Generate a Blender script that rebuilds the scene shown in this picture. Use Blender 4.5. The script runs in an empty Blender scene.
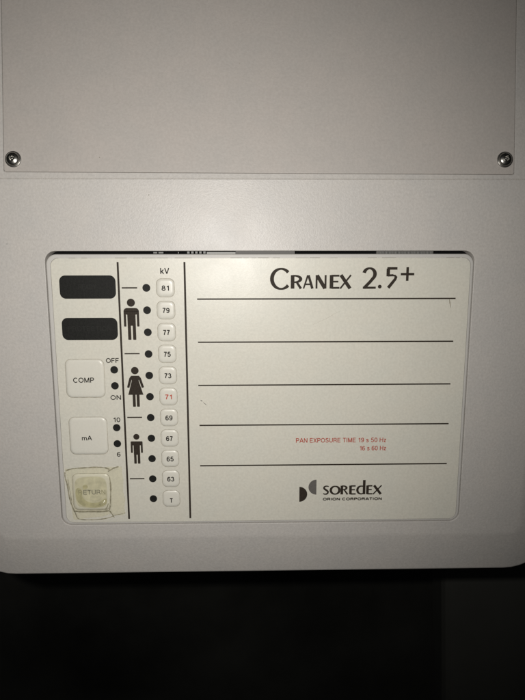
import bpy, math, random
from mathutils import Vector, Matrix
from mathutils.geometry import tessellate_polygon
random.seed(7)
S = bpy.context.scene
COL = S.collection
PI = math.pi
MM = 0.001
VB = 104.35                      # height of the bend between the sloping front and the upper face (mm)
TB = math.radians(7.7)

# u right, v up, w out of the front (mm).  Front face = plane w 0; above VB the sheet bends back.
def place(p, bend=True):
    u, v, w = p
    if bend and v > VB:
        d = v - VB
        v, w = VB + d*math.cos(TB) + w*math.sin(TB), -d*math.sin(TB) + w*math.cos(TB)
    return Vector((u*MM, -w*MM, v*MM))

# ------------------------------------------------------------------ materials
def nodes(name):
    m = bpy.data.materials.new(name); m.use_nodes = True
    return m, m.node_tree.nodes, m.node_tree.links, m.node_tree.nodes['Principled BSDF']

def plain(name, col, rough=0.5, metal=0.0, spec=0.5, var=0.0, vscale=300, bump=0.0, bscale=1500, bdist=0.0001):
    m, n, l, b = nodes(name)
    b.inputs['Base Color'].default_value = (*col, 1)
    b.inputs['Roughness'].default_value = rough
    b.inputs['Metallic'].default_value = metal
    b.inputs['Specular IOR Level'].default_value = spec
    tc = n.new('ShaderNodeTexCoord')
    if var:
        t = n.new('ShaderNodeTexNoise'); t.inputs['Scale'].default_value = vscale; t.inputs['Detail'].default_value = 4
        l.new(tc.outputs['Object'], t.inputs['Vector'])
        r = n.new('ShaderNodeMapRange'); r.inputs['From Min'].default_value = .3; r.inputs['From Max'].default_value = .7
        r.inputs['To Min'].default_value = 1-var; r.inputs['To Max'].default_value = 1+var
        l.new(t.outputs['Fac'], r.inputs['Value'])
        x = n.new('ShaderNodeVectorMath'); x.operation = 'SCALE'; x.inputs[0].default_value = col
        l.new(r.outputs['Result'], x.inputs['Scale']); l.new(x.outputs['Vector'], b.inputs['Base Color'])
    if bump:
        t = n.new('ShaderNodeTexNoise'); t.inputs['Scale'].default_value = bscale; t.inputs['Detail'].default_value = 3
        l.new(tc.outputs['Object'], t.inputs['Vector'])
        k = n.new('ShaderNodeBump'); k.inputs['Strength'].default_value = bump; k.inputs['Distance'].default_value = bdist
        l.new(t.outputs['Fac'], k.inputs['Height']); l.new(k.outputs['Normal'], b.inputs['Normal'])
    return m

def coated(name, colA, colB, rough, spec, peel, grain):
    """moulded / powder coated surface: two slightly different tints in soft blotches, fine grain, orange peel bump"""
    m, n, l, b = nodes(name)
    tc = n.new('ShaderNodeTexCoord')
    big = n.new('ShaderNodeTexNoise'); big.inputs['Scale'].default_value = 55; big.inputs['Detail'].default_value = 6
    big.inputs['Roughness'].default_value = .65
    l.new(tc.outputs['Object'], big.inputs['Vector'])
    mr = n.new('ShaderNodeMapRange'); mr.inputs['From Min'].default_value = .35; mr.inputs['From Max'].default_value = .65
    l.new(big.outputs['Fac'], mr.inputs['Value'])
    mx = n.new('ShaderNodeMix'); mx.data_type = 'RGBA'
    mx.inputs['A'].default_value = (*colA, 1); mx.inputs['B'].default_value = (*colB, 1)
    l.new(mr.outputs['Result'], mx.inputs['Factor'])
    sp = n.new('ShaderNodeTexNoise'); sp.inputs['Scale'].default_value = 900; sp.inputs['Detail'].default_value = 2
    l.new(tc.outputs['Object'], sp.inputs['Vector'])
    sr = n.new('ShaderNodeMapRange'); sr.inputs['From Min'].default_value = .3; sr.inputs['From Max'].default_value = .7
    sr.inputs['To Min'].default_value = 1-grain; sr.inputs['To Max'].default_value = 1+grain
    l.new(sp.outputs['Fac'], sr.inputs['Value'])
    sc = n.new('ShaderNodeVectorMath'); sc.operation = 'SCALE'
    l.new(mx.outputs['Result'], sc.inputs[0]); l.new(sr.outputs['Result'], sc.inputs['Scale'])
    l.new(sc.outputs['Vector'], b.inputs['Base Color'])
    b.inputs['Specular IOR Level'].default_value = spec
    sm = n.new('ShaderNodeTexNoise'); sm.inputs['Scale'].default_value = 28; sm.inputs['Detail'].default_value = 5; sm.inputs['Distortion'].default_value = 1.2
    l.new(tc.outputs['Object'], sm.inputs['Vector'])
    rm = n.new('ShaderNodeMapRange'); rm.inputs['From Min'].default_value = .35; rm.inputs['From Max'].default_value = .65
    rm.inputs['To Min'].default_value = rough-.015; rm.inputs['To Max'].default_value = rough+.03
    l.new(sm.outputs['Fac'], rm.inputs['Value']); l.new(rm.outputs['Result'], b.inputs['Roughness'])
    p1 = n.new('ShaderNodeTexNoise'); p1.inputs['Scale'].default_value = 1700; p1.inputs['Detail'].default_value = 2.5
    l.new(tc.outputs['Object'], p1.inputs['Vector'])
    k = n.new('ShaderNodeBump'); k.inputs['Strength'].default_value = peel; k.inputs['Distance'].default_value = .00008
    l.new(p1.outputs['Fac'], k.inputs['Height'])
    p2 = n.new('ShaderNodeTexNoise'); p2.inputs['Scale'].default_value = 45; p2.inputs['Detail'].default_value = 1
    l.new(tc.outputs['Object'], p2.inputs['Vector'])
    k2 = n.new('ShaderNodeBump'); k2.inputs['Strength'].default_value = .10; k2.inputs['Distance'].default_value = .0005
    l.new(p2.outputs['Fac'], k2.inputs['Height']); l.new(k.outputs['Normal'], k2.inputs['Normal'])
    l.new(k2.outputs['Normal'], b.inputs['Normal'])
    return m

HOUSE = coated('housing paint', (.548, .520, .484), (.522, .502, .474), .43, .5, .85, .06)
PLATE = coated('cover plate paint', (.484, .447, .412), (.462, .434, .403), .48, .45, .6, .045)
FRAME = coated('keypad frame plastic', (.57, .55, .515), (.55, .535, .505), .5, .45, .15, .02)
MEMB = coated('keypad membrane', (.675, .648, .562), (.655, .640, .562), .38, .45, .22, .045)
KEYM = coated('embossed key membrane', (.71, .685, .605), (.69, .675, .60), .33, .45, .08, .02)
INK = plain('dark brown ink', (.034, .026, .019), .6, spec=.15, var=.25, vscale=1200)
BLACK = plain('black window film', (.014, .014, .0125), .55, spec=.15, var=.25, vscale=900, bump=.5, bscale=1600)
GHOST = plain('unlit legend', (.0205, .0205, .0185), .5, spec=.15)
TXT = plain('charcoal lettering', (.024, .021, .017), .6, spec=.15, var=.2, vscale=1500)
RED = plain('red lettering', (.48, .075, .045), .55, spec=.3)
RED2 = plain('fine red lettering', (.42, .07, .045), .55, spec=.3)
GREYINK = plain('grey ink', (.13, .12, .11), .55, spec=.3, var=.12, vscale=1500)
FADED = plain('faded lettering', (.19, .185, .15), .5, spec=.3, var=.5, vscale=700)
FADED2 = plain('nearly worn lettering', (.36, .34, .24), .5, spec=.3, var=.2, vscale=700)
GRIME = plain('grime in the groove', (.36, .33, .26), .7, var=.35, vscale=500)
GRIME_SHADE = plain('thin grime and edge shade', (.30, .28, .24), .7, var=.3, vscale=500)  # dirt of the specks, and shading painted along the membrane edge
GRIME3 = plain('grime at the tape edge', (.31, .285, .20), .7, spec=.1, var=.35, vscale=700)
STAIN = plain('yellowed glue', (.50, .475, .32), .35, var=.2, vscale=300)
STAIN2 = plain('pale yellow glue', (.61, .585, .46), .35, var=.15, vscale=300)
DARKIN = plain('interior shade black', (.004, .004, .004), .9, spec=.1)
STEEL = plain('dull steel', (.42, .41, .38), .30, 1.0, bump=.25, bscale=1200, bdist=.00004)
WASHM = plain('washer steel', (.36, .35, .33), .38, 1.0, bump=.3, bscale=1500, bdist=.00004)
WHITEP = plain('white strip plastic', (.30, .30, .28), .5)
GREYP = plain('grey strip plastic', (.10, .095, .088), .6)
METALP = plain('tinned contact', (.17, .17, .16), .5)
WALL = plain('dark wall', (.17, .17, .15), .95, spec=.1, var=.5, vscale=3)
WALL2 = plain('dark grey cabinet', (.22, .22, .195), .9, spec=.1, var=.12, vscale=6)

def tape_mat():
    m, n, l, b = nodes('clear tape')
    out = n['Material Output']
    tr = n.new('ShaderNodeBsdfTransparent'); tr.inputs['Color'].default_value = (.955, .950, .905, 1)
    gl = n.new('ShaderNodeBsdfGlossy'); gl.inputs['Roughness'].default_value = .13
    gl.inputs['Color'].default_value = (.9, .9, .88, 1)
    fr = n.new('ShaderNodeFresnel'); fr.inputs['IOR'].default_value = 1.22
    mx = n.new('ShaderNodeMixShader')
    ad = n.new('ShaderNodeMath'); ad.operation = 'ADD'; ad.inputs[1].default_value = .035; l.new(fr.outputs['Fac'], ad.inputs[0]); l.new(ad.outputs['Value'], mx.inputs['Fac']); l.new(tr.outputs['BSDF'], mx.inputs[1]); l.new(gl.outputs['BSDF'], mx.inputs[2])
    l.new(mx.outputs['Shader'], out.inputs['Surface'])
    return m
TAPE = tape_mat()

# ------------------------------------------------------------------ mesh building
ROOT = None
class MB:
    def __init__(s): s.v = []; s.f = []; s.m = []; s.sm = []
    def add(s, pts, faces, mat=0, smooth=False):
        o = len(s.v); s.v += [tuple(p) for p in pts]
        for f in faces: s.f.append([i+o for i in f]); s.m.append(mat); s.sm.append(smooth)
        return o
    def loft(s, loops, mat=0, smooth=True, cap_end=False, cap_start=False, mats=None, flatcap=False):
        """loops: list of equally long closed loops of (u,v,w), counter-clockwise seen from the front"""
        n = len(loops[0]); pts = [p for L in loops for p in L]; o = len(s.v); s.v += [tuple(p) for p in pts]
        for k in range(len(loops)-1):
            for i in range(n):
                j = (i+1) % n
                s.f.append([o+k*n+i, o+k*n+j, o+(k+1)*n+j, o+(k+1)*n+i]); s.m.append(mats[k] if mats else mat); s.sm.append(smooth)
        if cap_end: s.f.append([o+(len(loops)-1)*n+i for i in range(n)]); s.m.append(mats[-1] if mats else mat); s.sm.append(smooth and not flatcap)
        if cap_start: s.f.append([o+i for i in reversed(range(n))]); s.m.append(mat); s.sm.append(False)
    def flat(s, outer, holes, w=0.0, mat=0):
        loops = [outer]+holes
        tri = tessellate_polygon([[Vector((p[0], p[1], 0)) for p in L] for L in loops])
        pts = [(p[0], p[1], p[2] if len(p) > 2 else w) for L in loops for p in L]
        fs = []
        for t in tri:
            a, b, c = [Vector(pts[i][:2]) for i in t]
            fs.append(list(t) if (b-a).cross(c-a) > 0 else list(reversed(t)))
        s.add(pts, fs, mat)
    def box(s, u0, u1, v0, v1, w0, w1, mat=0):
        p = [(u, v, w) for w in (w0, w1) for v in (v0, v1) for u in (u0, u1)]
        s.add(p, [[0,2,3,1],[4,5,7,6],[0,1,5,4],[2,6,7,3],[0,4,6,2],[1,3,7,5]], mat)
    def poly(s, pts, w, mat=0):
        s.flat([(p[0], p[1]) for p in pts], [], w, mat)
    def stroke(s, pts, wid, w, mat=0):
        """ribbon along pts with one width, or one per point, mitred"""
        n = len(pts); wid = [wid]*n if not hasattr(wid, '__len__') else wid
        L = []; R = []
        for i, p in enumerate(pts):
            a = Vector(pts[max(i-1, 0)]); b = Vector(pts[min(i+1, n-1)])
            d = (b-a).normalized(); nn = Vector((-d.y, d.x))
            k = 1.0
            if 0 < i < n-1:
                d1 = (Vector(p)-a).normalized(); k = 1/max(.5, abs(d1.dot(d)))
            h = wid[i]/2*k
            L.append((p[0]+nn.x*h, p[1]+nn.y*h, w)); R.append((p[0]-nn.x*h, p[1]-nn.y*h, w))
        s.add(R+L, [[i, i+1, n+i+1, n+i] for i in range(n-1)], mat)
    def disc(s, cu, cv, r, w, mat=0, n=28, a0=0, a1=2*PI):
        full = abs(a1-a0-2*PI) < 1e-6
        pts = [(cu+r*math.cos(a0+(a1-a0)*i/(n if full else n-1)), cv+r*math.sin(a0+(a1-a0)*i/(n if full else n-1)), w) for i in range(n)]
        s.add(pts, [list(range(n))], mat)
    def build(s, name, mats, parent=None, bend=True, label=None, origin=None):
        me = bpy.data.meshes.new(name)
        P = [place(p, bend) for p in s.v]
        if origin is None:
            lo = Vector([min(p[i] for p in P) for i in range(3)]); hi = Vector([max(p[i] for p in P) for i in range(3)])
            org = (lo+hi)/2
        else: org = origin
        me.from_pydata([p-org for p in P], [], s.f)
        mats = mats if isinstance(mats, (list, tuple)) else [mats]
        for m in mats: me.materials.append(m)
        for i, pl in enumerate(me.polygons): pl.material_index = s.m[i]; pl.use_smooth = s.sm[i]
        me.validate(); me.update()
        o = bpy.data.objects.new(name, me); COL.objects.link(o)
        attach(o, org, parent)
        if label: o['label'] = label
        return o

def world_loc(o):
    p = Vector(o.location)
    while o.parent: o = o.parent; p = p+Vector(o.location)
    return p
def attach(o, org, parent):
    o.parent = parent
    o.location = org-(world_loc(parent) if parent else Vector())

def rr(x0, x1, y0, y1, r, w=0.0, n=8, extra=()):
    """rounded rectangle loop, counter-clockwise from the bottom right corner; extra = heights of added side points"""
    r = max(r, .02); L = []
    for cx, cy, a in ((x1-r, y0+r, -PI/2), (x1-r, y1-r, 0), (x0+r, y1-r, PI/2), (x0+r, y0+r, PI)):
        for i in range(n+1):
            t = a+PI/2*i/n; L.append((cx+r*math.cos(t), cy+r*math.sin(t), w))
        if a == -PI/2:
            for e in extra: L.append((x1, e, w))
        if a == PI/2:
            for e in reversed(extra): L.append((x0, e, w))
    return L

def _arc(cx, cy, rx, ry, a0, a1, n=None):
    n = n or max(6, int(abs(a1-a0)/15))
    return [(cx+rx*math.cos(math.radians(a0+(a1-a0)*i/n)), cy+ry*math.sin(math.radians(a0+(a1-a0)*i/n))) for i in range(n+1)]
_6 = [_arc(.34, .32, .25, .255, 0, 360, 24), _arc(.37, .56, .28, .375, 38, 180)+[(.09, .36)]]
GLYPH = {   # grotesque letters as pen paths, cap height 1: (width, strokes)
 '0': (.68, [_arc(.34, .5, .26, .435, 0, 360, 24)]),
 '1': (.56, [[(.40, 0), (.40, 1)], [(.36, .86), (.25, .77), (.12, .745)]]),
 '3': (.68, [_arc(.33, .725, .215, .21, 165, -82), _arc(.34, .295, .26, .23, 84, -168)]),
 '5': (.68, [[(.60, .935), (.16, .935)], [(.19, .96), (.12, .47)], _arc(.34, .33, .26, .265, 138, -160)]),
 '6': (.68, _6), '9': (.68, [[(.68-x, 1-y) for x, y in P] for P in _6]),
 '7': (.66, [[(.05, .935), (.62, .935)], [(.585, .93), (.42, .66), (.31, .38), (.25, 0)]]),
 '8': (.68, [_arc(.34, .735, .20, .20, 0, 360, 24), _arc(.34, .29, .26, .225, 0, 360, 24)]),
 'A': (.84, [[(.05, 0), (.40, 1)], [(.79, 0), (.44, 1)], [(.17, .33), (.67, .33)]]),
 'C': (.86, [_arc(.45, .5, .37, .435, 48, 316)]),
 'D': (.82, [[(.10, 0), (.10, 1)], [(.10, .935), (.38, .935)]+_arc(.38, .5, .35, .435, 80, -80)+[(.38, .065), (.10, .065)]]),
 'E': (.72, [[(.10, 0), (.10, 1)], [(.10, .935), (.68, .935)], [(.10, .52), (.64, .52)], [(.10, .065), (.70, .065)]]),
 'F': (.66, [[(.10, 0), (.10, 1)], [(.10, .935), (.64, .935)], [(.10, .49), (.58, .49)]]),
 'H': (.82, [[(.10, 0), (.10, 1)], [(.72, 0), (.72, 1)], [(.10, .52), (.72, .52)]]),
 'I': (.28, [[(.14, 0), (.14, 1)]]),
 'M': (.94, [[(.10, 0), (.10, 1)], [(.84, 0), (.84, 1)], [(.12, .98), (.47, .04)], [(.82, .98), (.47, .04)]]),
 'N': (.82, [[(.10, 0), (.10, 1)], [(.72, 0), (.72, 1)], [(.12, .96), (.70, .04)]]),
 'O': (.90, [_arc(.45, .5, .38, .435, 0, 360, 28)]),
 'P': (.74, [[(.10, 0), (.10, 1)], [(.10, .935), (.42, .935)]+_arc(.42, .705, .235, .23, 80, -80)+[(.42, .475), (.10, .475)]]),
 'R': (.80, [[(.10, 0), (.10, 1)], [(.10, .935), (.44, .935)]+_arc(.44, .715, .235, .22, 80, -80)+[(.44, .495), (.10, .495)], [(.46, .48), (.60, .40), (.66, .20), (.72, 0)]]),
 'S': (.76, [_arc(.38, .735, .255, .20, 20, 180)+[(.16, .62), (.38, .52), (.62, .41)]+_arc(.37, .285, .28, .22, 10, -170)]),
 'T': (.70, [[(.02, .935), (.68, .935)], [(.35, 0), (.35, .93)]]),
 'U': (.82, [[(.10, 1), (.10, .36)]+_arc(.41, .36, .31, .295, 190, 350)+[(.72, .36), (.72, 1)]]),
 'V': (.78, [[(.05, 1), (.39, .02)], [(.73, 1), (.39, .02)]]),
 'X': (.76, [[(.06, 0), (.70, 1)], [(.06, 1), (.70, 0)]]),
 'Y': (.76, [[(.05, 1), (.38, .42)], [(.71, 1), (.38, .42)], [(.38, 0), (.38, .44)]]),
 'k': (.62, [[(.09, 0), (.09, 1)], [(.11, .27), (.54, .72)], [(.24, .42), (.58, 0)]]),
 'm': (.98, [[(.09, 0), (.09, .72)], [(.09, .48)]+_arc(.29, .47, .19, .19, 165, 15)+[(.49, .40), (.49, 0)], [(.49, .48)]+_arc(.69, .47, .19, .19, 165, 15)+[(.89, .40), (.89, 0)]]),
 's': (.58, [[(.49, .54), (.42, .64), (.28, .67), (.13, .62), (.11, .50), (.20, .42), (.38, .35), (.50, .27), (.48, .13), (.34, .05), (.17, .06), (.07, .19)]]),
 'z': (.56, [[(.06, .655), (.52, .655)], [(.49, .65), (.08, .07)], [(.05, .065), (.53, .065)]]),
 ' ': (.30, [])}
def font_text(name, body, box, mat, parent, w, t=.125, label=None, gap=.09):
    """a word drawn stroke by stroke and fitted to box (u0,u1,v0,v1); v0..v1 is the cap height"""
    u0, u1, v0, v1 = box; x = 0; S_ = []
    for ch in body:
        wd, st = GLYPH[ch]
        S_ += [(i, [(x+a, b) for a, b in P]) for i, P in enumerate(st)]; x += wd+gap
    xs = [a for i, P in S_ for a, b in P]; x0, x1 = min(xs), max(xs); H = v1-v0; tw = t*H
    m = MB()
    for i, P in S_:
        m.stroke([(u0+tw*.45+(a-x0)/max(x1-x0, 1e-6)*(u1-u0-tw*.9), v0+b*H) for a, b in P], tw, w+.0018*i)
    return m.build(name, mat, parent, label=label)

# ------------------------------------------------------------------ the control unit
ROOT = bpy.data.objects.new('control_unit', None); COL.objects.link(ROOT)
ROOT.location = (0, 0.03, -0.1025); ROOT.empty_display_size = .05
ROOT['label'] = 'off-white medical x-ray control unit with flat membrane keypad and screwed upper plate'
ROOT['category'] = 'control panel'

SIDE = (104.05, 104.35, 104.65)
h = MB()
def outline(d, w): return rr(-136-d, 136+d, -76.5-d, 250+d, 4+d, w, 10, SIDE)
A = math.radians(10); RF = 14.0
prof = [(RF*math.sin(A*i/6), -RF*(1-math.cos(A*i/6))) for i in range(7)]
d1, w1 = prof[-1]
DE = 24.0; re = 1.8
ds = DE-re*(1-math.sin(A)) - d1           # straight part before the edge fillet
prof.append((d1+ds, w1-ds*math.tan(A)))
dx, wx = prof[-1]
cx_, cw_ = dx-re*math.sin(A), wx-re*math.cos(A)
for i in range(1, 8):
    a = A+(PI/2-A)*i/7; prof.append((cx_+re*math.sin(a), cw_+re*math.cos(a)))
prof.append((prof[-1][0], -62.0))
h.loft([list(reversed(outline(d, w))) for d, w in prof], 0, True)
# hole for the keypad
HR = (-104.4, 104.32, -70.3, 70.75, 5.2)
def hole(d, w): return rr(HR[0]-d, HR[1]+d, HR[2]-d, HR[3]+d, HR[4]+d, w, 10)
fr = .28
hl = [hole(fr*(1-math.sin(PI/2*i/5)), -fr*(1-math.cos(PI/2*i/5))) for i in range(6)]+[hole(0, -7.0)]
h.loft(hl, 0, True)
base = outline(0, 0)
low = [p for p in base if p[1] <= SIDE[0]+1e-6]
# order: starts at bottom right corner, goes up the right side ... down the left side to bottom left
lowo = low
h.flat(lowo, [hole(fr, 0)], 0.0)
# crease at the bend: shallow rounded groove
gx = 135.2
G = [(SIDE[0], 0), (104.22, -.24), (SIDE[1]+.0, -.36), (104.48, -.24), (SIDE[2], 0)]
for k in range(len(G)-1):
    (va, wa), (vb, wb) = G[k], G[k+1]
    ea = 136 if wa == 0 else gx; eb = 136 if wb == 0 else gx
    h.add([(-ea, va, wa), (ea, va, wa), (eb, vb, wb), (-eb, vb, wb)], [[0, 1, 2, 3]])
for s_ in (-1, 1):
    h.add([(s_*136, SIDE[0], 0), (s_*136, SIDE[2], 0), (s_*gx, 104.48, -.24), (s_*gx, SIDE[1], -.36), (s_*gx, 104.22, -.24)],
          [[0, 1, 2, 3, 4] if s_ > 0 else [4, 3, 2, 1, 0]])
# upper frame with the recess for the cover plate, turned a fraction of a degree
ROTP = math.radians(-.215)
def rp(p):
    x, y = p[0]-.0, p[1]-107.0
    return (x*math.cos(ROTP)-y*math.sin(ROTP), 107.0+x*math.sin(ROTP)+y*math.cos(ROTP), p[2])
up = [p for p in base if p[1] >= SIDE[2]-1e-6]
def rec(d, w): return [rp(p) for p in rr(-121.05-d, 121.05+d, 106.92-d, 236+d, 1.0+d, w, 4)]
h.flat(up, [rec(.15, 0)], 0.0)
h.loft([rec(.15, 0), rec(.05, -.05), rec(0, -.2), rec(0, -1.0)], 0, True)
h.flat(rec(0, -1.0), [], -1.0)
hs = h.build('housing', HOUSE, ROOT)
hs['label'] = 'off-white moulded housing with chamfered lower edge and rounded corners'

# cover plate with thin bevelled edges
p_ = MB()
def pl(d, w): return [rp(p) for p in rr(-120.88+d, 120.88-d, 107.10+d, 235.6-d, .9, w, 4)]
p_.loft([pl(0, -.95), pl(0, -.45), pl(.05, -.2), pl(.13, -.08), pl(.25, -.05)], 0, True)
p_.flat(pl(.25, -.05), [], -.05)
cover = p_.build('cover_plate', PLATE, ROOT, label='flat upper cover plate held by a screw in each lower corner')

def chip(u, v, r, name, mat, parent, w, k=7, sx=1, sy=1):
    m = MB(); m.add([(u+sx*r*random.uniform(.6, 1.1)*math.cos(2*PI*i/k), v+sy*r*random.uniform(.6, 1.1)*math.sin(2*PI*i/k), w) for i in range(k)], [list(range(k))])
    return m.build(name, mat, parent)
chip(-76.15, 114.2, .36, 'dark_speck', GRIME_SHADE, cover, -.03)
chip(-53.4, 96.9, .34, 'dark_speck', GRIME_SHADE, hs, .02)
chip(-121.8, 74.1, .38, 'white_speck', WHITEP, hs, .02)
chip(78.2, 141.0, .22, 'dark_speck', GRIME, cover, -.03)
chip(-10.0, 158.0, .22, 'dark_speck', GRIME, cover, -.03)
chip(118.0, 36.0, .25, 'dark_speck', GRIME, hs, .02)

# screws -------------------------------------------------------------------
def screw(cu, cv, label, spin):
    t = bpy.data.objects.new('screw', None); COL.objects.link(t); t.empty_display_size = .004
    attach(t, place((cu, cv, 0)), ROOT); t['label'] = label
    def ring(r, w, hexa=0.0, n=48):
        out = []
        for i in range(n):
            a = 2*PI*i/n
            q = r*(1+hexa*math.cos(6*(a+spin)))
            out.append((cu+q*math.cos(a), cv+q*math.sin(a), w))
        return out
    m = MB()
    m.loft([ring(3.75, -.04), ring(3.78, .25), ring(3.68, .52), ring(3.45, .60), ring(3.1, .60), ring(2.9, .42)], 0, True, cap_end=True)
    m.build('washer', WASHM, t)
    m = MB(); R0 = 3.12
    L = [ring(R0, .50), ring(R0, .80)]
    for i in range(1, 9):
        a = i/9*PI/2*.86; L.append(ring(R0*math.cos(a), .80+1.45*math.sin(a)))
    L += [ring(1.32, 2.28, .04), ring(1.22, 2.25, .09), ring(1.16, 2.10, .10), ring(1.12, 1.25, .10), ring(.66, 1.2), ring(.62, 1.95), ring(.52, 2.1), ring(.25, 2.16)]
    m.loft(L, 0, True, cap_end=True)
    m.build('screw_head', STEEL, t)
    return t
screw(-116.37, 113.25, 'dull steel screw at the left corner of the cover plate', .2)
screw(116.3, 113.58, 'dull steel screw at the right corner of the cover plate', .55)

# keypad -------------------------------------------------------------------
fm = MB()
def kf(d, w): return rr(-104.08+d, 104.10-d, -70.08+d, 69.22-d, 4.9-d*.7, w, 10)
fm.loft([kf(0, -6.8), kf(0, -.95), kf(.08, -.72), kf(.25, -.56), kf(.5, -.48), kf(.8, -.46)], 0, True)
def ov(d): return rr(-101.9-d, 102.6+d, -69.0-d, 67.35+d, 3.9+d, 0, 10)
fm.flat(kf(.8, -.46), [[(a, b, -.46) for a, b, c in ov(.12)]], -.46)
fm.loft([[(a, b, -.46) for a, b, c in ov(.12)], [(a, b, -.85) for a, b, c in ov(.12)]], 0, False)
fm.flat([(a, b, -.85) for a, b, c in ov(.12)], [], -.85)
frame = fm.build('keypad_frame', FRAME, ROOT)
WM = -.40                        # membrane surface
om = MB()
om.loft([[(a, b, -.85) for a, b, c in ov(0)], [(a, b, WM-.06) for a, b, c in ov(0)], [(a, b, WM) for a, b, c in ov(-.08)]], 0, True)
om.flat([(a, b, WM) for a, b, c in ov(-.08)], [], WM)
mem = om.build('keypad_membrane', MEMB, ROOT, label='cream printed membrane sheet with rounded corners')

# broken grey line along the membrane edge: shading of the adhesive, painted as dashes
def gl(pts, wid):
    g = MB(); g.stroke(pts, wid, WM-.03); g.build('grime_shade_line', GRIME_SHADE, mem)
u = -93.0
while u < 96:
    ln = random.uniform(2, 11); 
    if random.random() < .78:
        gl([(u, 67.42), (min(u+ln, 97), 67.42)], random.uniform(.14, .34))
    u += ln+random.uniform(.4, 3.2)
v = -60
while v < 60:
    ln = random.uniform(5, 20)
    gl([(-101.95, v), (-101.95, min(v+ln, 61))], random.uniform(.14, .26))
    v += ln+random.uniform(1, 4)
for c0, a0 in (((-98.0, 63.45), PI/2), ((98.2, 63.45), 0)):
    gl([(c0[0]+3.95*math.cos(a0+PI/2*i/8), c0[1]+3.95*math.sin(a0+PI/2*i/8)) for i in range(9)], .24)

WI = WM+.02                      # ink level
def line(pts, wid, mat=INK, name='printed_line', parent=ROOT, w=WI):
    m = MB(); m.stroke(pts, wid, w); return m.build(name, mat, parent)
line([(-69.62, 65.5), (-69.42, -67.3)], .95)
line([(-37.38, 65.5), (-37.48, -67.3)], .95)
for v, wd, a, b in ((47.45, .70, -31.6, 96.1), (26.05, .68, -31.6, 96.1), (4.05, .68, -31.9, 95.9), (-16.83, .70, -31.7, 96.1), (-38.45, .74, -31.8, 96.3)):
    line([(a, v), (b, v+random.uniform(-.08, .08))], wd)
for v in (53.03, 20.45, -12.35, -45.15): line([(-68.15, v), (-60.65, v)], .66)

# black display windows
for (u0, u1, v0, v1, word, bx) in ((-98.24, -71.02, 47.8, 59.1, 'READY', (-89, -80.5, 52.3, 54.8)), (-98.24, -70.98, 27.4, 38.43, 'PROTECTION', (-95.2, -74.2, 31.8, 34.3))):
    m = MB()
    m.loft([rr(u0, u1, v0, v1, 2.9, WM+.004, 10), rr(u0+.1, u1-.1, v0+.1, v1-.1, 2.8, WM+.05, 10)], 0, False, cap_end=True)
    w_ = m.build('display_window', BLACK, ROOT)
    w_['label'] = 'upper unlit black window' if word == 'READY' else 'lower unlit black window'
    font_text('unlit_legend', word, bx, GHOST, w_, WM+.07, .12)

# indicator lights
ind = MB(); ind.loft([[(1.92*math.cos(2*PI*i/32), 1.92*math.sin(2*PI*i/32), WM+.004) for i in range(32)], [(1.86*math.cos(2*PI*i/32), 1.86*math.sin(2*PI*i/32), WM+.05) for i in range(32)]], 0, False, cap_end=True)
ind0 = None
rows = [53.0-10.92*i for i in range(11)]
dots = [(-56.2-.02*i, v) for i, v in enumerate(rows)]+[(-73.62, 12.3), (-73.62, 4.12), (-73.72, -17.7), (-73.74, -26.2)]
for u, v in dots:
    if ind0 is None:
        ind0 = ind.build('indicator_light', BLACK, ROOT, origin=Vector((0, 0, 0))); o = ind0
    else:
        o = ind0.copy(); COL.objects.link(o); o.parent = ROOT
    attach(o, Vector((u*MM, 0, v*MM)), ROOT)

# keys ----------------------------------------------------------------------
def key_mesh(hw, hh, r, top, name, bend=False):
    m = MB()
    def q(d, w): return rr(-hw+d, hw-d, -hh+d, hh-d, max(r-d*.8, .4), w, 8)
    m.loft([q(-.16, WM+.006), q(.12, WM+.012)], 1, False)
    prof = [(.06, .008), (.14, .10*top), (.30, .34*top), (.55, .62*top), (.9, .84*top), (1.3, .95*top), (1.9, .985*top), (2.6, 1.0*top)]
    if hw > 6: prof += [(4.5, 1.03*top), (7, 1.05*top)]
    m.loft([q(d, WM+w) for d, w in prof], 0, True, cap_end=True)
    return m
sk = key_mesh(4.36, 4.42, 2.55, .44, 'push_button')
k0 = None
for i, v in enumerate(rows):
    txt = ('81', '79', '77', '75', '73', '71', '69', '67', '65', '63', 'T')[i]
    if k0 is None:
        k0 = sk.build('push_button', [KEYM, GRIME], ROOT, origin=Vector((0, 0, 0))); o = k0
    else:
        o = k0.copy(); COL.objects.link(o)
    u = -46.95-.012*i
    attach(o, Vector((u*MM, 0, v*MM)), ROOT)
    o['label'] = f'small square cream key {"with red number 71" if txt == "71" else "marked "+txt}'
    hw = 1.78 if txt != 'T' else .95
    dv = .1 if txt != 'T' else -.75
    font_text('printed_number' if txt != 'T' else 'printed_letter', txt, (u-hw, u+hw, v-1.22-dv, v+1.22-dv) if txt != 'T' else (u-hw, u+hw, v-2.1, v+.3), RED if txt == '71' else TXT, o, WM+.50, .20)
bk = {}
def big_key(u0, u1, v0, v1, label):
    m = key_mesh((u1-u0)/2, (v1-v0)/2, 2.9, .52, 'push_button')
    o = m.build('push_button', [KEYM, GRIME], ROOT, origin=Vector((0, 0, 0)))
    attach(o, Vector(((u0+u1)/2*MM, 0, (v0+v1)/2*MM)), ROOT); o['label'] = label
    return o
kc = big_key(-97.8, -78.65, -1.8, 17.75, 'large square cream key marked COMP')
km = big_key(-97.7, -78.55, -31.7, -12.05, 'large square cream key marked mA')
kr = big_key(-97.7, -78.5, -62.0, -42.15, 'large square yellowed key with worn RETURN lettering')
WK = WM+.60
font_text('printed_word', 'COMP', (-94.1, -83.7, 5.95, 8.5), TXT, kc, WK, .17)
font_text('printed_word', 'mA', (-91.4, -86.3, -24.1, -21.7), TXT, km, WK, .17)
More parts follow.
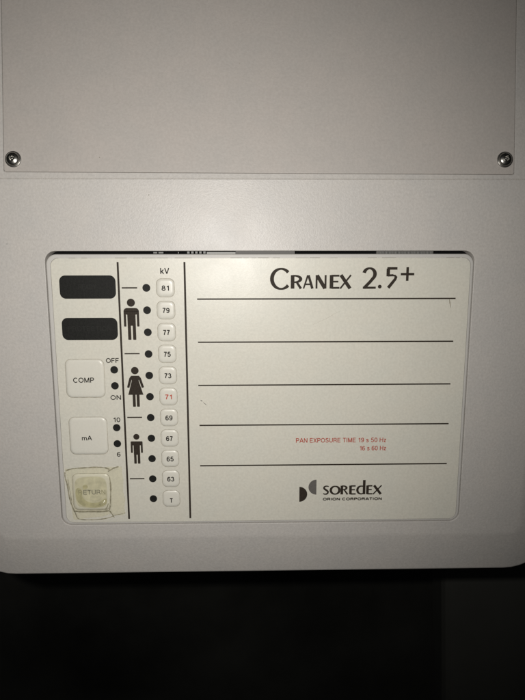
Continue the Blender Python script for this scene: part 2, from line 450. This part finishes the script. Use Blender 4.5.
font_text('printed_word', 'ETUR', (-92.2, -83.4, -53.3, -50.8), FADED, kr, WK+.03, .13)
font_text('printed_word', 'R', (-94.8, -92.9, -53.3, -50.8), FADED2, kr, WK+.03, .13)
font_text('printed_word', 'N', (-82.9, -81.0, -53.3, -50.8), FADED2, kr, WK+.03, .13)

# stains of old glue on the worn key
def blob(pts, w, mat, name, parent):
    n = len(pts); out = []
    for i in range(n):          # one round of corner smoothing per pass
        pass
    P = [Vector(p) for p in pts]
    for _ in range(3):
        Q = []
        for i in range(len(P)):
            a, b = P[i], P[(i+1) % len(P)]; Q += [a*.75+b*.25, a*.25+b*.75]
        P = Q
    m = MB(); m.poly([(p.x, p.y) for p in P], w); return m.build(name, mat, parent)
blob([(-96.4, -44.5), (-90, -43.6), (-83, -43.5), (-80.2, -45.5), (-80, -53), (-80.4, -59.5), (-84, -60.8), (-92, -60.6), (-96, -59.6), (-96.6, -52)], WK+.008, STAIN2, 'glue_stain', kr)
blob([(-96, -50), (-94, -49.5), (-92.5, -51.5), (-93.2, -54.5), (-91, -57), (-87.5, -58.2), (-84, -57.5), (-81.2, -55.4), (-80.2, -56), (-80.6, -59), (-85, -60.6), (-91, -60.3), (-95, -58.5), (-96.5, -54)], WK+.014, STAIN, 'glue_stain', kr)
blob([(-92.6, -48.6), (-90.6, -47.6), (-89.5, -49.2), (-90.8, -50.4), (-92.4, -50.6)], WK+.016, STAIN, 'glue_stain', kr)
blob([(-89, -54.1), (-84.5, -54.2), (-83.2, -55.3), (-85.5, -56.4), (-88.5, -56.2)], WK+.018, STAIN2, 'glue_stain', kr)

# other small lettering on the membrane
def lab(body, box, mat=TXT, bold=.18, name='printed_word'): return font_text(name, body, box, mat, ROOT, WI, bold)
lab('OFF', (-77.5, -70.95, 15.85, 18.2))
lab('ON', (-76.1, -70.85, -3.1, -.75))
lab('10', (-75.3, -71.75, -14.75, -12.35), name='printed_number')
lab('6', (-74.2, -72.4, -33.1, -30.7), name='printed_number')
lab('kV', (-49.2, -44.8, 59.75, 62.6), name='printed_word')
lab('PAN EXPOSURE TIME 19 s 50 Hz', (17.6, 64.25, -26.45, -24.05), RED2, .16)
lab('16 s 60 Hz', (50.5, 64.35, -30.85, -28.45), RED2, .16)
lab('ORION CORPORATION', (31.95, 63.0, -58.1, -56.75), INK, .34)

# ---- lettering drawn with broad-pen strokes
class Pen:
    def __init__(s, fu, fv, k, b=1.42): s.b = b; s.m = MB(); s.fu, s.fv, s.k = fu, fv, k; s.i = 0
    def st(s, pts, w, thin=None):
        """pts in drawing units (y down); w one width or with thin: thick where the pen moves up or down"""
        P = [(s.fu(x), s.fv(y)) for x, y in pts]
        if thin is None: W = [q*s.k for q in w] if hasattr(w, '__len__') else w*s.k*s.b
        else:
            W = []
            for i in range(len(P)):
                a = Vector(P[max(i-1, 0)]); b = Vector(P[min(i+1, len(P)-1)]); d = (b-a).normalized()
                W.append((thin+(w-thin)*abs(d.y)**1.3)*s.k*s.b)
        s.m.stroke(P, W, WI+.0025*s.i); s.i += 1
    def arc(s, cx, cy, rx, ry, a0, a1, w, thin, n=28, pre=(), post=()):
        pts = list(pre)+[(cx+rx*math.cos(math.radians(a0+(a1-a0)*i/n)), cy-ry*math.sin(math.radians(a0+(a1-a0)*i/n))) for i in range(n+1)]+list(post)
        s.st(pts, w, thin)
    def dot(s, x, y, r): s.m.disc(s.fu(x), s.fv(y), r*s.k, WI+.0025*s.i); s.i += 1
    def done(s, name, mat, label=None): return s.m.build(name, mat, ROOT, label=label)
p = Pen(lambda x: 14.55+(x-172)*.07487, lambda y: 52.45+(188-y)*.0750, .0749)
p.arc(106, 124.5, 60, 65, 40, 320, 18, 9)
p.st([(181, 100), (181, 188)], 17)
p.arc(194, 125.5, 39, 21, 90, -90, 16, 8, pre=[(181, 104.5)], post=[(184, 146.5)])
p.st([(206, 146), (214, 155), (236, 188)], [10, 15, 17])
p.st([(281, 101), (253, 188)], [12, 10]); p.st([(285, 101), (311, 188)], [16, 17]); p.st([(263, 160), (302, 160)], 8)
p.st([(338, 100), (338, 188)], 9); p.st([(397, 100), (397, 188)], 9); p.st([(341, 102), (394, 187)], 17)
p.st([(436, 100), (436, 188)], 17); p.st([(436, 104.5), (487, 104.5)], 9); p.st([(436, 143), (481, 143)], 8); p.st([(436, 183.5), (489, 183.5)], 9)
p.st([(497, 100), (559, 188)], 16); p.st([(563, 100), (494, 188)], 8)
p.done('title_lettering', INK)
p = Pen(lambda x: 49.64+(x-148)*.0747, lambda y: 52.45+(187-y)*.0750, .0748)
p.arc(192, 93, 36, 37, 168, -32, 17, 9, post=[(196, 145), (158, 184)])
p.st([(150, 182), (236, 182)], 10); p.dot(262, 175, 12.5)
p.st([(308, 57), (375, 57)], 12); p.st([(315, 58), (315, 108)], 16); p.st([(312, 103), (350, 101)], 10)
p.st([(340, 102), (360, 104), (367, 113), (362, 127), (318, 183)], [9, 13, 17, 18, 21])
p.st([(398, 94), (487, 94)], 11.5); p.st([(442, 49), (442, 138)], 12)
p.done('title_lettering', INK)
p = Pen(lambda x: 31.96+(x+114.5)*.0547, lambda y: -54.9+(190-y)*.0544, .0545)
o7 = 429.5
p.st([(x-o7, y) for x, y in ((370, 109), (357, 104), (342, 104), (329, 110), (324, 121), (328, 131), (340, 140), (354, 150), (363, 161), (361, 174), (350, 184), (334, 186), (317, 180))],
     [10, 11, 13, 15, 17, 18, 19, 19, 18, 17, 15, 12, 11])
p.arc(431-o7, 146, 41, 39.5, 0, 360, 17, 9, 40)
p.st([(66, 100), (66, 190)], 18); p.arc(78, 123, 32, 19, 90, -90, 15, 9, pre=[(66, 104)], post=[(66, 142)]); p.st([(86, 142), (96, 153), (122, 190)], [10, 14, 17])
p.st([(149, 100), (149, 190)], 18); p.st([(149, 104.5), (198, 104.5)], 10); p.st([(149, 143), (192, 143)], 9); p.st([(149, 185.5), (200, 185.5)], 10)
p.st([(279, 45), (279, 190)], 18); p.arc(252, 146, 37, 39.5, 80, 290, 16, 9, pre=[(279, 106)], post=[(279, 184)])
p.st([(312, 100), (312, 190)], 18); p.st([(312, 104.5), (358, 104.5)], 10); p.st([(312, 143), (353, 143)], 9); p.st([(312, 185.5), (361, 185.5)], 10)
p.st([(374, 100), (441, 190)], 17); p.st([(446, 100), (366, 190)], 9)
p.done('maker_lettering', INK)
m = MB(); m.disc(19.6, -54.6, 4.15, WI, n=24, a0=-PI/2, a1=PI/2); m.build('logo_half_disc', INK, ROOT, label='black half disc facing right')
m = MB(); m.disc(28.5, -50.7, 4.15, WI, n=24, a0=PI/2, a1=3*PI/2); m.build('logo_half_disc', GREYINK, ROOT, label='grey half disc facing left')

# pictograms -----------------------------------------------------------------
def rbox(m, x0, x1, y0, y1, r, i): m.add(rr(x0, x1, y0, y1, r, WI+.0008*i, 5), [list(range(24))])
def man(cu, v0, H, hw, arm, tw, leg0, leg1, sh, pit, ab, cr, hr, hy, rs, label):
    m = MB()
    m.disc(cu, v0+hy, hr, WI)
    rbox(m, cu-hw, cu+hw, v0+pit, v0+sh, rs, 1)
    for s_, i in ((-1, 2), (1, 3)):
        a, b = sorted((cu+s_*hw, cu+s_*(hw-arm))); rbox(m, a, b, v0+ab, v0+pit+1.6, .3, i)
        a, b = sorted((cu+s_*leg0, cu+s_*leg1)); rbox(m, a, b, v0, v0+cr+1.2, .3, i+2)
    rbox(m, cu-tw, cu+tw, v0+cr, v0+pit+1, .15, 6)
    return m.build('pictogram', INK, ROOT, label=label)
man(-64.0, 27.4, 20.4, 3.78, 1.15, 2.02, .42, 2.0, 15.8, 12.5, 6.6, 7.0, 1.98, 18.4, 1.7, 'large figure of a man')
man(-63.95, -37.0, 16.0, 3.05, .98, 1.62, .28, 1.58, 12.0, 9.8, 5.8, 4.8, 1.55, 14.4, .45, 'small figure of a child')
m = MB(); cu, v0 = -63.4, -6.8
m.disc(cu, v0+18.65, 1.9, WI)
m.poly([(cu-2.0, v0+16.05), (cu+2.0, v0+16.05), (cu+1.75, v0+13.4), (cu+3.85, v0+6.2), (cu-3.75, v0+6.2), (cu-1.75, v0+13.4)][::-1], WI+.003)
m.stroke([(cu-1.75, v0+15.6), (cu-2.3, v0+14.6), (cu-3.65, v0+9.9)], [.9, 1.25, 1.2], WI+.006)
m.stroke([(cu+1.75, v0+15.6), (cu+2.3, v0+14.6), (cu+3.75, v0+9.9)], [.9, 1.25, 1.2], WI+.009)
rbox(m, cu-1.6, cu-.12, v0, v0+7, .3, 4); rbox(m, cu+.38, cu+1.86, v0, v0+7, .3, 5)
m.build('pictogram', INK, ROOT, label='figure of a woman in a skirt')

# small scratches
line([(93.0, 47.0), (93.35, 45.3), (93.9, 42.9)], [.35, .6, .25], GRIME, 'scratch')
line([(94.9, 46.8), (94.6, 44.6), (94.2, 43.0)], [.3, .6, .3], KEYM, 'scratch')
line([(-30.9, -3.7), (-30.0, -4.1)], [.35, .45], GREYINK, 'scratch')
line([(-29.6, -4.7), (-28.8, -5.4), (-27.9, -6.2)], [.1, .28, .12], GREYINK, 'scratch')
line([(25, 34.5), (32, 37.6), (39, 41.6)], [.03, .08, .03], GRIME, 'scratch')

# what shows in the open slot above the keypad
t = MB(); t.flat(hole(0, -7.0), [], -7.0); t.build('interior_shade_sheet', DARKIN, ROOT)  # added near-black sheet; the darkness inside the housing is put into its colour
def slot(name, segs, mat, v0=69.35, v1=70.65, w0=-3.2, w1=-1.7):
    m = MB()
    for a, b in segs: m.box(a, b, v0, v1, w0, w1)
    return m.build(name, mat, ROOT)
slot('inner_bracket', [(-12.5, 16.2)], GREYP, 69.3, 70.7, -3.6, -.9)
slot('inner_strip', [(-26.5, -12.6)], WHITEP, 69.3, 70.15, -2.8, -.9)
slot('terminal_strip', [(-36+i*1.95, -34.9+i*1.95) for i in range(5)], METALP, 69.5, 70.5, -2.6, -1.2)
slot('connector_pins', [(57.4+i*.72, 57.8+i*.72) for i in range(37)], METALP, 69.3, 70.35, -2.6, -1.5)
slot('solder_tabs', [(-52.4, -50.6), (-49.9, -47.6), (-40.5, -40.1)], METALP, 69.6, 70.2, -2.8, -1.5)
slot('connector_body', [(56.5, 84.6)], GREYP, 69.3, 70.7, -4.0, -2.7)

# ------------------------------------------------------------------ tape over the worn key (a thing of its own)
def sstep(a, b, x):
    t = max(0, min(1, (x-a)/(b-a))); return t*t*(3-2*t)
from mathutils import noise
TOPL = Vector((-101.2, -39.2)); TOPR = Vector((-72.0, -38.4)); BOTL = Vector((-98.2, -67.4)); BOTR = Vector((-71.2, -64.2))
NX, NY = 140, 140
def tape_h(u, v):
    d = min(u+97.9, -78.3-u, v+62.2, -41.95-v)          # distance inside the key outline
    h_ = WM+.10+.72*sstep(-1.6, 2.0, d)
    h_ += .10*noise.noise(Vector((u*.35, v*.35, 3)))*sstep(-1.5, 2, d)
    h_ += .045*noise.noise(Vector((u*1.1, v*1.1, 9)))
    # folds that run off the corners of the key and a raised air pocket at its lower right
    def ridge(ax, ay, bx, by, wd, ht):
        a = Vector((ax, ay)); b = Vector((bx, by)); q = Vector((u, v)); tt = max(0, min(1, (q-a).dot(b-a)/(b-a).length_squared))
        return ht*math.exp(-((q-(a+(b-a)*tt)).length/wd)**2)
    h_ += ridge(-78.6, -41.6, -74.5, -39.6, .6, .3)+ridge(-97.3, -62.4, -95.8, -66.6, .6, .28)+ridge(-79.3, -62.3, -76.8, -66.0, .6, .25)
    h_ += ridge(-99.8, -43.0, -98.9, -58, .6, .2)+ridge(-95.5, -63.2, -80.5, -63.0, .6, .15)
    h_ += ridge(-83.4, -58.0, -82.0, -57.6, .95, .68)+ridge(-83.6, -59.6, -81.6, -59.2, 1.2, .28)+ridge(-93.5, -57.2, -87.5, -59.2, .9, .15)+ridge(-81.2, -49, -80.2, -56, .8, .18)
    return h_
tm = MB(); pts = []
for j in range(NY+1):
    for i in range(NX+1):
        s_, t_ = i/NX, j/NY
        top = TOPL.lerp(TOPR, s_); bot = BOTL.lerp(BOTR, s_)
        q = top.lerp(bot, t_)
        e = min(s_, 1-s_, t_, 1-t_)
        jx = noise.noise(Vector((s_*5, t_*5, 1)))*.9*(1-sstep(0, .2, e)); jy = noise.noise(Vector((s_*5, t_*5, 7)))*.9*(1-sstep(0, .2, e))
        pts.append((q.x+jx, q.y+jy, tape_h(q.x+jx, q.y+jy)))
tm.add(pts, [[j*(NX+1)+i, (j+1)*(NX+1)+i, (j+1)*(NX+1)+i+1, j*(NX+1)+i+1] for j in range(NY) for i in range(NX)], 0, True)
tape = tm.build('clear_tape', TAPE)
tape['label'] = 'wrinkled yellowing clear tape stuck over the worn RETURN key'; tape['category'] = 'tape'
def grime(pts, wid, lift=.05):
    P = [Vector(q) for q in pts]
    for _ in range(2):
        Q = [P[0]]
        for a, b in zip(P[:-1], P[1:]): Q += [a*.75+b*.25, a*.25+b*.75]
        Q.append(P[-1]); P = Q
    n = len(P); m = MB()
    L = []; R = []
    for i, q in enumerate(P):
        d = (P[min(i+1, n-1)]-P[max(i-1, 0)]).normalized(); nn = Vector((-d.y, d.x)); hw_ = wid*random.uniform(.35, .95)*(.4 if i in (0, n-1) else 1)
        a = q+nn*hw_; b = q-nn*hw_
        L.append((a.x, a.y, tape_h(a.x, a.y)+lift)); R.append((b.x, b.y, tape_h(b.x, b.y)+lift))
    m.add(R+L, [[i, i+1, n+i+1, n+i] for i in range(n-1)], 0, True)
    return m.build('grime_shade_line', GRIME3, tape)
grime([(-100.9, -40.6), (-98, -39.3), (-90, -38.9), (-84, -38.6), (-80.5, -38.9), (-78.3, -40.0)], .45)
grime([(-79.2, -41.0), (-77.6, -40.1), (-75.8, -39.0), (-73.6, -38.5)], .5)
grime([(-101.2, -41.2), (-101.4, -44.0), (-100.3, -48), (-99.9, -54), (-98.8, -59), (-97.4, -62.5)], .5)
grime([(-97.6, -62.4), (-94, -62.9), (-88, -62.7), (-82, -62.9), (-79.4, -62.3)], .6)
grime([(-97.2, -62.8), (-96.4, -66.0), (-95, -67.4), (-88, -67.6), (-81, -66.9), (-77.2, -65.4)], .32)
grime([(-79.2, -62.0), (-78.6, -57), (-78.0, -50), (-78.4, -44)], .40)
grime([(-79.4, -62.2), (-78.3, -64), (-77.0, -66.3)], .4)
grime([(-78.0, -65.2), (-74, -64.6), (-71.2, -63.8)], .22)
grime([(-81.5, -61.6), (-80.4, -60.4), (-79.6, -58.2)], .5)
grime([(-99.9, -45), (-99.2, -52), (-98.4, -58)], .22)

# ------------------------------------------------------------------ the dark room behind
def simple(name, pts, faces, mat):
    me = bpy.data.meshes.new(name); me.from_pydata(pts, [], faces); me.materials.append(mat); me.update()
    o = bpy.data.objects.new(name, me); COL.objects.link(o); return o
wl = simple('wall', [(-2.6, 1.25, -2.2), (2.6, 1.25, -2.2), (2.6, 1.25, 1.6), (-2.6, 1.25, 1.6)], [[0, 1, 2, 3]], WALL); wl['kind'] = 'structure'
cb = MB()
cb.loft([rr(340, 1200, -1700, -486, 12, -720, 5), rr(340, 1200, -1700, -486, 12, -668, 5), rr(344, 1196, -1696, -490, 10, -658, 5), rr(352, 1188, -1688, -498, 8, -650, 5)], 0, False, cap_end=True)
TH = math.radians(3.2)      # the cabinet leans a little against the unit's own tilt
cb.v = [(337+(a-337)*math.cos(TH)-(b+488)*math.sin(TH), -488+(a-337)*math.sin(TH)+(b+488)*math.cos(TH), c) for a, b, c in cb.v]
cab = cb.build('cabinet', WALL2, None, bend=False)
cab['label'] = 'very dark grey upright cabinet in the shadow beyond the lower right corner'; cab['category'] = 'cabinet'

# ------------------------------------------------------------------ camera
def cam_rot(p, y, r):
    return Matrix.Rotation(p, 3, 'X') @ Matrix.Rotation(y, 3, 'Y') @ Matrix.Rotation(r, 3, 'Z')
M = Matrix(((1, 0, 0), (0, 0, -1), (0, 1, 0)))
R3 = M @ cam_rot(-.168906, -.020432, -.004619)
cd = bpy.data.cameras.new('camera'); cam = bpy.data.objects.new('camera', cd); COL.objects.link(cam)
cam.matrix_world = Matrix.Translation(Vector((-5.325*MM, -.278, 69.47*MM))) @ R3.to_4x4()
cd.sensor_fit = 'VERTICAL'; cd.sensor_height = 24; cd.lens = 24*566/700
cd.clip_start = .01; cd.clip_end = 50
S.camera = cam

# ------------------------------------------------------------------ light: the phone's own flash, beside and above the lens
ld = bpy.data.lights.new('phone_flash', 'SPOT'); lo = bpy.data.objects.new('phone_flash', ld); COL.objects.link(lo)
lo.location = (-.028, -.274, .077)
aim = Vector((-.042, 0, .046))
lo.rotation_euler = (aim-Vector(lo.location)).to_track_quat('-Z', 'Y').to_euler()
ld.energy = 3.0; ld.color = (1.0, .968, .925); ld.shadow_soft_size = .0022
ld.spot_size = math.radians(107); ld.spot_blend = 1.0
w = bpy.data.worlds.new('World'); S.world = w; w.use_nodes = True
w.node_tree.nodes['Background'].inputs['Color'].default_value = (.9, .95, 1, 1)
w.node_tree.nodes['Background'].inputs['Strength'].default_value = .004
S.view_settings.view_transform = 'Standard'; S.view_settings.look = 'None'; S.view_settings.gamma = 1; S.view_settings.exposure = 0
